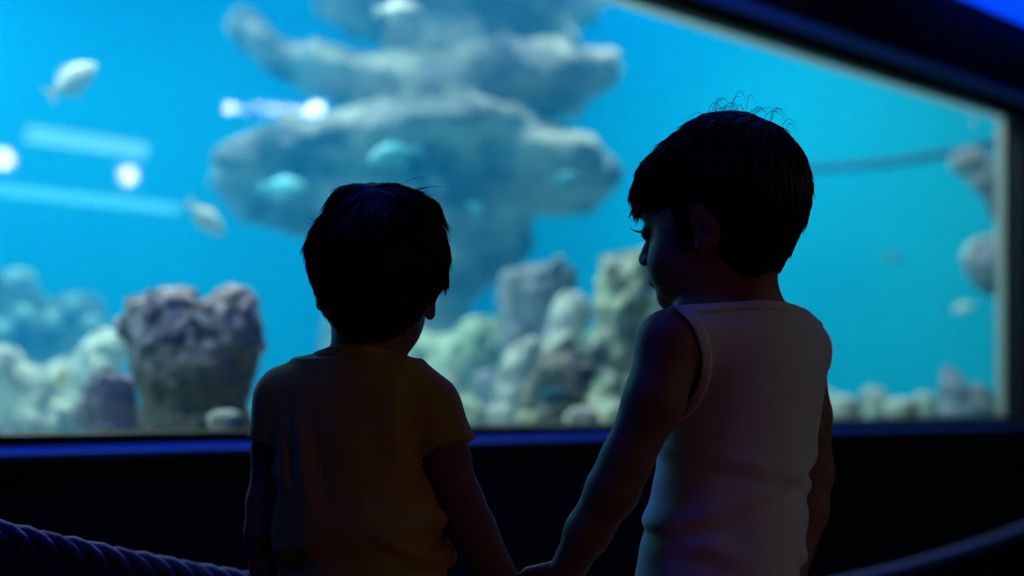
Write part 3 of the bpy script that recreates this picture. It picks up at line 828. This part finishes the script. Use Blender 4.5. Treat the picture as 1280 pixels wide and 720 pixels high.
def add_hair(root, body, hf, sc, shapes, zcut_tab, crown, n_lock, seg_len, seed, strays, fall=.55, lift=.003, tufts=()):
    rs = np.random.RandomState(seed)
    c = np.array(hf.translation)
    g_ = Grid(c + np.array([-.15, -.15, -.10]) * sc, c + np.array([.15, .15, .19]) * sc, .0027)
    rot = np.array(hf.to_3x3()) / sc
    for cc, r, k in shapes:
        g_.ell(hf @ Vector(cc), [q * sc for q in r], k * sc, rot)
    full = g_.d.copy()
    sl, X, Y, Z = g_.all()
    inv = np.array(hf.inverted())
    def loc(X, Y, Z): return [inv[i, 0] * X + inv[i, 1] * Y + inv[i, 2] * Z + inv[i, 3] for i in range(3)]
    def zc(x, y):
        az = np.degrees(np.arctan2(np.abs(x), y))
        return np.interp(az, [a for a, _ in zcut_tab], [b for _, b in zcut_tab])
    x, y, z = loc(X, Y, Z)
    jag = .006 * vnoise(x * 130, y * 130, z * 20)
    g_.d = np.maximum(full + .003 * vnoise(x * 90, y * 90, z * 45), (zc(x, y) + jag - z) * sc).astype(np.float32)
    # keep the cap hollow where the head is
    V, Q = g_.mesh(1)
    org = np.array(root.location)
    ho = link('hair', np_mesh('hair', V - org, Q), M['hair'], root)
    # locks combed from the crown
    lv = np.array([loc(*p) for p in V])
    ok = (lv[:, 2] > zc(lv[:, 0], lv[:, 1]) + .004) & (sample(full, g_.lo, g_.h, V) > -.004)
    ids = rs.choice(np.nonzero(ok)[0], n_lock)
    p = V[ids].copy()
    cr = np.array(hf @ Vector(crown))
    m = 7
    path = np.zeros((n_lock, m, 3))
    top = np.clip((lv[ids, 2] - .03) / .08, 0, 1)
    ln = seg_len * (0.7 + .6 * rs.rand(n_lock)) * sc
    sway = rs.randn(n_lock, 3) * .22
    tipl = lift * rs.rand(n_lock) ** 2
    for j in range(m):
        G = grad(full, g_.lo, g_.h, p)
        off = -.0012 + (.0012 + .0012 * rs.rand(n_lock)) * min(1, j / 2) + tipl * (j / (m - 1)) ** 2
        p = p + G * (off - sample(full, g_.lo, g_.h, p))[:, None]
        path[:, j] = p
        d = p - cr
        d /= np.linalg.norm(d, axis=1, keepdims=True) + 1e-9
        d = d + sway + np.array([0, 0, -fall]) 
        d -= G * (d * G).sum(1)[:, None]
        d /= np.linalg.norm(d, axis=1, keepdims=True) + 1e-9
        p = p + d * (ln / (m - 1))[:, None]
    rad = (.0011 * sc) * np.array([.7, 1, 1, .95, .8, .55, .12])[None, :] * (.7 + .6 * rs.rand(n_lock))[:, None]
    SV, SQ = strands_mesh(path, rad, 3)
    extra = []
    for (base, mid, tip, n, spread, r0) in strays:     # loose hairs and tufts, head frame
        for _ in range(n):
            b, mm, t = (np.array(q) + rs.randn(3) * s_ for q, s_ in ((base, spread), (mid, spread), (tip, spread * 1.2)))
            tt = np.linspace(0, 1, 10)[:, None]
            q = (1 - tt) ** 2 * b + 2 * tt * (1 - tt) * mm + tt ** 2 * t
            extra.append(([np.array(hf @ Vector(a)) for a in q], r0))
    if extra:
        ep = np.array([e[0] for e in extra]); er = np.array([[e[1]] * 10 for e in extra]) * np.array([1] * 7 + [.8, .6, .25])[None, :]
        EV, EQ = strands_mesh(ep, er, 3)
        SQ = np.concatenate([SQ, EQ + len(SV)]); SV = np.concatenate([SV, EV])
    so_ = link('hair_strands', np_mesh('hair_strands', SV - org, SQ), M['hair'], ho)
    return ho
def clone_grid(g_, lo=None, hi=None):                # an aligned (part of a) grid, empty
    c = Grid.__new__(Grid)
    a = np.zeros(3, int) if lo is None else np.clip(np.floor((np.array(lo) - g_.lo) / g_.h).astype(int), 0, g_.n)
    b = g_.n if hi is None else np.clip(np.ceil((np.array(hi) - g_.lo) / g_.h).astype(int), 0, g_.n)
    c.h, c.lo, c.n = g_.h, g_.lo + a * g_.h, b - a
    c.sl = tuple(slice(a[i], b[i]) for i in range(3))
    c.d = np.full(c.n, 1.0, np.float32)
    return c
def put(root, name, g_d, g_, m, smooth=1, parent=None):
    V, Q = surface(g_d, g_.lo, g_.h, smooth)
    o = link(name, np_mesh(name, V - np.array(root.location), Q), m, parent or root)
    return o
def px_pts(lst):
    return [(P(a, b, y), r) for a, b, y, r in lst]
def add_leg(g_, hip, knee, ankle, yaw):
    g_.chain([(hip, .062), (hip.lerp(knee, .5), .052), (knee, .040)], .02)
    calf = knee.lerp(ankle, .35) + v3(0, -.008, 0)
    g_.chain([(knee, .040), (calf, .039), (ankle, .026)], .015)
    f = v3(-math.sin(R(yaw)), math.cos(R(yaw)), 0)
    g_.chain([(ankle, .026), (ankle + v3(0, 0, -.03) - f * .012, .024)], .01)
    g_.chain([(ankle + v3(0, 0, -.036), .024), (ankle + f * .075 + v3(0, 0, -.045), .022), (ankle + f * .115 + v3(0, 0, -.05), .018)], .015)
def dress_legs(root, body, g_, fr, legs, zt, zhem, yaw, cx, cy, rx, ry):
    s = clone_grid(g_, (-9, -9, zhem - .02), (9, 9, zt + .03))
    full, body = body, body[s.sl]
    add_loft(s, fr, [(zt, cx, cy, rx + .004, ry + .004), (zt - .06, cx, cy, rx + .012, ry + .012), (zt - .16, cx, cy, rx + .008, ry + .006)], .01)
    for hip, knee, ankle in legs:
        s.chain([(hip, .076), (hip.lerp(knee, .5), .068), (knee, .062), (knee.lerp(ankle, .25), .060)], .02)
    sl, X, Y, Z = s.all()
    s.d = s.d + .004 * vnoise(X * 14, Y * 14, Z * 30)
    d = np.maximum(np.maximum(s.d, zhem - Z), -(body - .0015))
    put(root, 'shorts', d.astype(np.float32), s, M['denim'])
    body = full
    f = v3(-math.sin(R(yaw)), math.cos(R(yaw)), 0)
    for hip, knee, ankle in legs:
        a = ankle
        sh = clone_grid(g_, np.array(a) - .2, np.array(a) + .2)
        sh.chain([(a + v3(0, 0, -.02) - f * .014, .036), (a + v3(0, 0, -.036) - f * .012, .034), (a + f * .075 + v3(0, 0, -.043), .031), (a + f * .122 + v3(0, 0, -.048), .026)], .02)
        sl, X, Y, Z = sh.all()
        d = np.maximum(np.maximum(sh.d, .002 - Z), -(body[sh.sl] - .001))
        d = np.maximum(d, Z - (a.z + .004))
        V, Q = surface(d.astype(np.float32), sh.lo, sh.h, 1)
        o = link('shoe', np_mesh('shoe', V - np.array(root.location), Q), M['shoe'], root)
        sole = MB().tube([a + v3(0, 0, 0) - f * .03, a + f * .05, a + f * .12], .03, 10)
        zz_ = .0
        out_ = []
        for k in range(20):
            t = 2 * math.pi * k / 20
            lx, ly = .034 * math.cos(t), .045 + .098 * math.sin(t)
            out_.append(v3(a.x, a.y, 0) + f * ly + v3(f.y, -f.x, 0) * lx)
        MB().rings([[p - root.location + v3(0, 0, zb) for p in out_] for zb in (0, .014)]).build('sole', M['bead'], o)
def face_parts(root, hf, sc):
    org = root.location
    for s in (-1, 1):
        c = hf @ v3(s * .030, .0775, .003)
        e = MB()
        e.rings([[c - org + (hf.to_3x3() @ v3(math.cos(t) * q, w_, math.sin(t) * q)) * .0118 for t in (2 * math.pi * k / 14 for k in range(14))] for q, w_ in ((.05, -1), (.7, -.7), (1, 0), (.8, .6), (.05, 1))])
        eo = e.build('eye', M['eye'], root, True)
        i = MB()
        i.rings([[c - org + (hf.to_3x3() @ v3(math.cos(t) * q, w_, math.sin(t) * q)) * .0118 for t in (2 * math.pi * k / 14 for k in range(14))] for q, w_ in ((.5, .88), (.3, 1.0), (.05, 1.03))])
        i.build('iris', M['iris'], eo, True)
        l = MB()
        for k in range(11):
            u = (k - 5) / 5
            a = hf @ v3(s * .030 + u * .0125, .0885 - .004 * u * u, .0065 - .003 * u * u)
            b = hf @ v3(s * .030 + u * .016, .0960 - .004 * u * u, .0060)
            t = hf @ v3(s * .030 + u * .018, .1005 - .005 * u * u, .0095)
            l.tube([a - org, b - org, t - org], [.0006, .0005, .0002], 4)
        l.build('eyelash', M['hair'], root, True)
        b_ = MB()
        b_.tube([hf @ v3(s * x, y, z) - org for x, y, z in ((.012, .0885, .023), (.024, .0885, .0275), (.038, .0815, .027), (.047, .071, .021))], [.002, .0026, .0022, .0008], 6)
        b_.build('eyebrow', M['hair'], root, True)

def shell(S, C, body, hem=None, Z=None):
    d = np.maximum(np.maximum(S, -C), -(body - .0015))
    if hem is not None: d = np.maximum(d, hem - Z)
    return d.astype(np.float32)

# ---- the boy in the yellow T-shirt
def boy_yellow():
    Y0 = 1.66
    r = tag(empty('person', P(452, 501, Y0) * 1.0), 'child with short dark hair in a yellow T-shirt, seen from behind facing the tank', 'person', 'children holding hands')
    r.location.z = 0
    yaw = -12
    fr = frame(v3(r.location.x, Y0, 0), yaw)
    hf = frame(P(472, 356, Y0 - .005), -3, 5, 5, .955)
    g_ = Grid((-.36, 1.44, -.005), (.06, 1.86, 1.16), .0026)
    zt = lambda py: H + (HZ - py) * Y0 / F
    # torso
    add_loft(g_, fr, [(zt(455), 0, -.005, .07, .045), (zt(480), 0, 0, .092, .058), (zt(540), 0, 0, .094, .064), (zt(640), .002, .004, .082, .062), (.60, .002, .004, .088, .068), (.53, .002, .0, .092, .074), (.46, .002, 0, .08, .066)], .02)
    neck = P(453, 437, Y0 + .002)
    Ls, Rs = P(361, 499, Y0 + .02), P(534, 515, Y0 - .02)
    for s_ in (Ls, Rs):
        g_.cone(neck + v3(0, 0, -.03), s_, .034, .031, .02)
    T0 = g_.d.copy()
    g_.cone(hf @ v3(0, -.012, -.045), neck + v3(0, .0, -.02), .038, .040, .02)
    la = px_pts([(361, 499, Y0 + .02, .032), (347, 560, Y0 + .025, .029), (337, 630, Y0 + .02, .0255), (335, 665, Y0 + .018, .026), (334, 745, Y0 + .02, .0185)])
    ra = px_pts([(534, 515, Y0 - .02, .032), (554, 572, Y0 - .03, .029), (575, 628, Y0 - .03, .0255), (590, 662, Y0 - .028, .0262), (637, 741, Y0 - .012, .0185)])
    g_.chain(la, .012); g_.chain(ra, .012)
    add_hand(g_, la[-1][0], v3(.0, .12, -1), v3(1, .1, .1), .92, thumb=-1)
    add_hand(g_, ra[-1][0], v3(.52, .10, -.88), v3(0, -1, 0), .92, (24, 40, 36), .2, thumb=-1)
    legs = []
    for s in (-1, 1):
        legs.append((fr @ v3(s * .048, 0, .50), fr @ v3(s * .055, .008, .275), fr @ v3(s * .058, -.008, .07)))
        add_leg(g_, *legs[-1], yaw)
    add_head(g_, hf, .955, (.0665, -.012), 1., .86)
    body = g_.d
    bo = put(r, 'body', body, g_, M['skin'])
    face_parts(r, hf, .955)
    # T-shirt
    S = clone_grid(g_, (-9, -9, .56), (9, 9, 1.0))
    full, body = body, body[S.sl]
    add_loft(S, fr, [(zt(430), .006, -.002, .045, .044), (zt(445), .004, -.004, .054, .050), (zt(458), .002, -.004, .075, .056), (zt(485), .0, -.002, .094, .066), (zt(540), .0, 0, .104, .074), (zt(600), .0, 0, .1045, .076), (zt(655), 0, -.002, .1095, .080), (zt(690), 0, 0, .106, .079), (.62, .0, 0, .108, .083), (.575, .0, .0, .112, .088)], .012)
    S.cone(hf @ v3(0, -.012, -.045), neck + v3(0, .0, -.02), .0445, .0475, .015)
    for s_, rr in ((Ls, .037), (Rs, .037)):
        S.cone(neck + v3(0, 0, -.034), s_ + v3(0, 0, .001), .039, rr, .025)
    # sleeves, cut square at the cuff
    for arm, cuff, r0, r1 in ((la, .43, .037, .039), (ra, .45, .038, .0425)):
        a, e = arm[0][0], arm[2][0]
        d = (e - a).normalized(); L = (e - a).length * cuff
        cpt = a + d * L
        tl = (d + v3(0, 0, .12)).normalized()
        def fn(X, Y, Z, a=a, b=a + d * (L + .03), cpt=cpt, d=tl):
            q = d_cone(X, Y, Z, a, b, r0, r1 + .002)
            return np.maximum(q, (X - cpt.x) * d.x + (Y - cpt.y) * d.y + (Z - cpt.z) * d.z)
        b = a + d * (L + .03)
        S.apply(np.minimum(np.array(a), np.array(b)) - .05, np.maximum(np.array(a), np.array(b)) + .05, fn, .012)
    sl, X, Y, Z = S.all()
    inv = np.array(fr.inverted())
    x = inv[0, 0] * X + inv[0, 1] * Y + inv[0, 3]
    y = inv[1, 0] * X + inv[1, 1] * Y + inv[1, 3]
    low = np.clip((zt(560) - Z) / .12, 0, 1)
    up = np.clip((Z - zt(600)) / .08, 0, 1)
    fold = .0055 * vnoise(x * 34 + Z * 6, y * 14, Z * 7 + 3) + .010 * low * vnoise(x * 13 + Z * 10, y * 9 + 4, Z * 30 - x * 14) + .006 * up * vnoise((x + .6 * Z) * 30, y * 8, Z * 5)
    # long fold from one shoulder, and the bunched roll over the waist
    vz = np.clip((Z - zt(650)) / .06, 0, 1)
    for x0, sl_, w_, amp in ((-.086, .10, .009, .0035), (-.062, .16, .012, .003), (.060, -.06, .012, .003), (.02, .05, .016, .003)):
        ln = x - x0 - sl_ * (zt(470) - Z)
        fold = fold + amp * (np.exp(-((ln - 1.6 * w_) / w_) ** 2) - np.exp(-(ln / w_) ** 2)) * vz * np.clip(.7 + 1.6 * vnoise(x * 5 + 9 * x0, y * 5, Z * 9), 0, 1)
    for z0, sl_, w_, amp in ((668, .22, .012, .006), (640, -.5, .012, .004), (700, .5, .012, .005)):
        roll = Z - zt(z0) - sl_ * x
        fold = fold + amp * (np.exp(-((roll + 1.7 * w_) / w_) ** 2) - np.exp(-(roll / w_) ** 2)) * np.clip(.45 + 2.4 * vnoise(x * 12 + z0, y * 10, Z * 3), 0, 1)
    Sd = smin(S.d + fold.astype(np.float32), T0[S.sl] - .0055, .006)
    C = clone_grid(S)
    C.d = (zt(449) - .30 * y - .04 * x - Z).astype(np.float32)
    sh = put(r, 't_shirt', shell(Sd, C.d, body, .578, Z), S, M['yellow'])
    band = np.maximum(np.maximum(np.maximum(Sd - .0026, -C.d), C.d - .014), -(body - .001))
    band = np.maximum(band, np.sqrt((X - neck.x) ** 2 + (Y - neck.y) ** 2) - .057)
    put(r, 'collar', band.astype(np.float32), S, M['yellow'], parent=sh)
    dress_legs(r, full, g_, fr, legs, .615, .30, yaw, .002, .002, .092, .074)
    add_hair(r, full, hf, .955,
             [((0, -.012, .042), (.074, .092, .074), .02), ((0, -.03, .02), (.071, .078, .07), .03), ((.046, -.005, .033), (.035, .050, .046), .02), ((-.046, -.005, .036), (.035, .050, .042), .02), ((0, .066, .055), (.055, .03, .033), .03), ((0, -.048, -.022), (.046, .036, .04), .03), ((-.015, -.01, .096), (.045, .055, .021), .02), ((.030, -.01, .092), (.04, .055, .02), .02)],
             [(0, .03), (50, .03), (70, .012), (90, .008), (105, -.004), (118, -.03), (140, -.05), (180, -.055)],
             (-.01, -.055, .105), 2600, .052, 5,
             [((.03, -.02, .110), (.045, -.03, .122), (.060, -.03, .118), 9, .006, .00035), ((-.070, -.01, .06), (-.084, -.01, .07), (-.094, -.01, .068), 2, .004, .0003),
              ((-.077, -.01, .06), (-.090, -.01, .05), (-.0905, -.01, .030), 26, .0028, .0007), ((-.076, -.01, .04), (-.081, -.01, .022), (-.079, -.01, .004), 30, .0028, .0008),
              ((.078, -.01, .04), (.086, -.01, .02), (.083, -.01, .0), 36, .0028, .0008), ((.062, -.03, .09), (.078, -.03, .085), (.084, -.03, .068), 20, .004, .0006)],
             fall=.7, lift=.005)
    return r
# ---- the taller boy in the white vest, head turned
def boy_white():
    Y0 = 1.66
    r = tag(empty('person', P(905, 501, Y0)), 'taller child in a white sleeveless vest with head turned sideways', 'person', 'children holding hands')
    r.location.z = 0
    yaw = 28
    fr = frame(v3(r.location.x, Y0, 0), yaw)
    hf = frame(P(903, 288, Y0), 58, 0, -3, 1.0)
    g_ = Grid((-.02, 1.42, -.005), (.42, 1.90, 1.24), .0026)
    zt = lambda py: H + (HZ - py) * Y0 / F
    K = Y0 / F / math.cos(R(yaw))                      # picture columns to torso metres
    cxa = lambda px: (px - 905) * K
    add_loft(g_, fr, [(zt(392), cxa(925), -.005, .07, .045), (zt(420), cxa(930), 0, .088, .060), (zt(480), cxa(932), 0, .093, .068), (zt(600), cxa(913), .006, .082, .066), (zt(690), cxa(900), .004, .088, .070), (.60, cxa(897), 0, .094, .078), (.52, cxa(897), 0, .084, .07)], .02)
    neck = P(928, 378, Y0 + .005)
    Ls, Rs = P(838, 428, Y0 - .055), P(995, 436, Y0 + .055)
    g_.cone(neck + v3(0, 0, -.014), Ls, .033, .036, .03)
    g_.cone(neck + v3(0, 0, -.014), Rs, .033, .032, .03)
    T0 = g_.d.copy()
    g_.cone(hf @ v3(0, -.026, -.045), neck + v3(0, 0, -.025), .037, .042, .02)
    la = px_pts([(838, 430, Y0 - .055, .0365), (818, 500, Y0 - .065, .0335), (783, 575, Y0 - .06, .028), (766, 612, Y0 - .055, .0288), (735, 665, Y0 - .045, .025), (712, 706, Y0 - .035, .0195)])
    ra = px_pts([(995, 436, Y0 + .055, .033), (1008, 520, Y0 + .075, .029), (1013, 590, Y0 + .08, .027), (1006, 640, Y0 + .07, .0265), (984, 725, Y0 + .05, .0195)])
    g_.chain(la, .012); g_.chain(ra, .012)
    add_hand(g_, la[-1][0] + v3(0, 0, -.004), v3(-.42, .10, -.92), v3(0, 1, .1), 1.0, (26, 44, 38), .2, thumb=-1)
    add_hand(g_, ra[-1][0], v3(-.3, .2, -1), v3(-1, .3, 0), 1.0)
    legs = []
    for s in (-1, 1):
        legs.append((fr @ v3(cxa(897) + s * .05, 0, .55), fr @ v3(cxa(897) + s * .056, .008, .305), fr @ v3(cxa(897) + s * .06, -.008, .07)))
        add_leg(g_, *legs[-1], yaw)
    add_head(g_, hf, 1.0, (.0715, -.011), .92)
    body = g_.d
    put(r, 'body', body, g_, M['skin'])
    face_parts(r, hf, 1.0)
    S = clone_grid(g_, (-9, -9, .55), (9, 9, 1.04))
    full, body = body, body[S.sl]
    add_loft(S, fr, [(zt(374), cxa(928), -.002, .044, .044), (zt(386), cxa(928), -.006, .060, .050), (zt(400), cxa(928), -.006, .084, .058), (zt(425), cxa(931), -.002, .098, .068), (zt(480), cxa(936), 0, .1, .075), (zt(560), cxa(924), .0, .098, .075), (zt(620), cxa(914), .0, .0985, .077), (zt(680), cxa(902), 0, .102, .079), (.63, cxa(898), 0, .107, .087), (.565, cxa(896), .0, .112, .093)], .012)
    S.cone(hf @ v3(0, -.026, -.045), neck + v3(0, 0, -.025), .0435, .049, .015)
    S.cone(neck + v3(0, 0, -.014), Ls + v3(0, 0, .002), .0365, .040, .03)
    S.cone(neck + v3(0, 0, -.014), Rs + v3(0, 0, .002), .0365, .035, .03)
    sl, X, Y, Z = S.all()
    inv = np.array(fr.inverted())
    x = inv[0, 0] * X + inv[0, 1] * Y + inv[0, 3]
    y = inv[1, 0] * X + inv[1, 1] * Y + inv[1, 3]
    low = np.clip((zt(540) - Z) / .12, 0, 1)
    fold = .004 * vnoise(x * 28, y * 14, Z * 9 + 1) + .008 * low * vnoise(x * 10 - Z * 8, y * 8 + 2, Z * 30 - x * 16 + 5)
    for (a0, sl_, w_, amp) in ((580, -.25, .012, .003), (630, .6, .010, .003), (612, .35, .010, .004), (650, -.55, .012, .0045), (700, -.35, .013, .0045)):
        q = Z - zt(a0) - sl_ * x
        fold = fold + amp * (np.exp(-((q + 1.6 * w_) / w_) ** 2) - np.exp(-(q / w_) ** 2)) * np.clip(.5 + 2.2 * vnoise(x * 11 + a0, y * 9, Z * 3), 0, 1)
    Sd = smin(S.d + fold.astype(np.float32), T0[S.sl] - .0055, .006)
    C = clone_grid(S)
    C.d = (zt(396) - .26 * y - Z).astype(np.float32)
    A = clone_grid(S)
    s = (Y0 - .05) / F
    A.ell(P(818, 452, Y0 - .05), (57 * s, .10, 72 * s), .03)
    e = fr @ v3(cxa(931) + .112, .045, zt(455))
    B = clone_grid(S)
    B.ell(e, (.052, .060, .066), .03)
    cut = np.minimum(np.minimum(C.d, A.d), B.d)
    sh = put(r, 'vest', shell(Sd, cut, body, .568, Z), S, M['white'])
    for nm, c in (('neck_band', C.d), ('armhole_band', A.d), ('armhole_band', B.d)):
        band = np.maximum(np.maximum(np.maximum(Sd - .0022, -cut), c - .012), -(body - .001))
        put(r, nm, band.astype(np.float32), S, M['white'], parent=sh)
    dress_legs(r, full, g_, fr, legs, .645, .32, yaw, cxa(897), .0, .094, .078)
    fly = []
    rs = np.random.RandomState(2)
    for k in range(30):
        b = np.array([rs.uniform(-.03, .03), rs.uniform(-.085, .02), .0])
        b[2] = .050 + .086 * math.sqrt(max(.05, 1 - (b[0] / .073) ** 2 - ((b[1] + .008) / .089) ** 2)) - .002
        up_ = rs.uniform(.008, .026)
        fw = rs.choice([-1, -1, -1, 1]) * rs.uniform(.006, .03)
        fly.append((b, b + np.array([0, fw * .3, up_ * 1.6]), b + np.array([rs.uniform(-.01, .01), fw, up_ * rs.uniform(.1, 1.0)]), 1, .0012, .00034))
    add_hair(r, full, hf, 1.0,
             [((0, -.008, .050), (.073, .089, .086), .02), ((0, -.038, .034), (.069, .060, .070), .03), ((0, .058, .058), (.060, .042, .040), .03), ((0, -.036, -.02), (.047, .030, .050), .03), ((.064, .016, .004), (.010, .013, .03), .008), ((-.064, .016, .004), (.010, .013, .03), .008), ((0, .088, .045), (.042, .010, .015), .012), ((-.03, .084, .040), (.022, .010, .015), .01)],
             [(0, .03), (40, .028), (58, .022), (70, -.004), (80, -.012), (86, .022), (100, .026), (112, -.014), (124, -.044), (145, -.056), (180, -.06)],
             (0, -.06, .125), 3000, .042, 9,
             fly + [((-.01, .088, .05), (-.012, .101, .04), (-.014, .103, .026), 34, .004, .0007), ((-.03, .084, .05), (-.034, .095, .037), (-.036, .096, .022), 20, .004, .0007), ((.01, .088, .05), (.012, .101, .04), (.01, .102, .024), 24, .004, .0007)],
             fall=.45, lift=.0045)
    return r
boy_yellow()
boy_white()
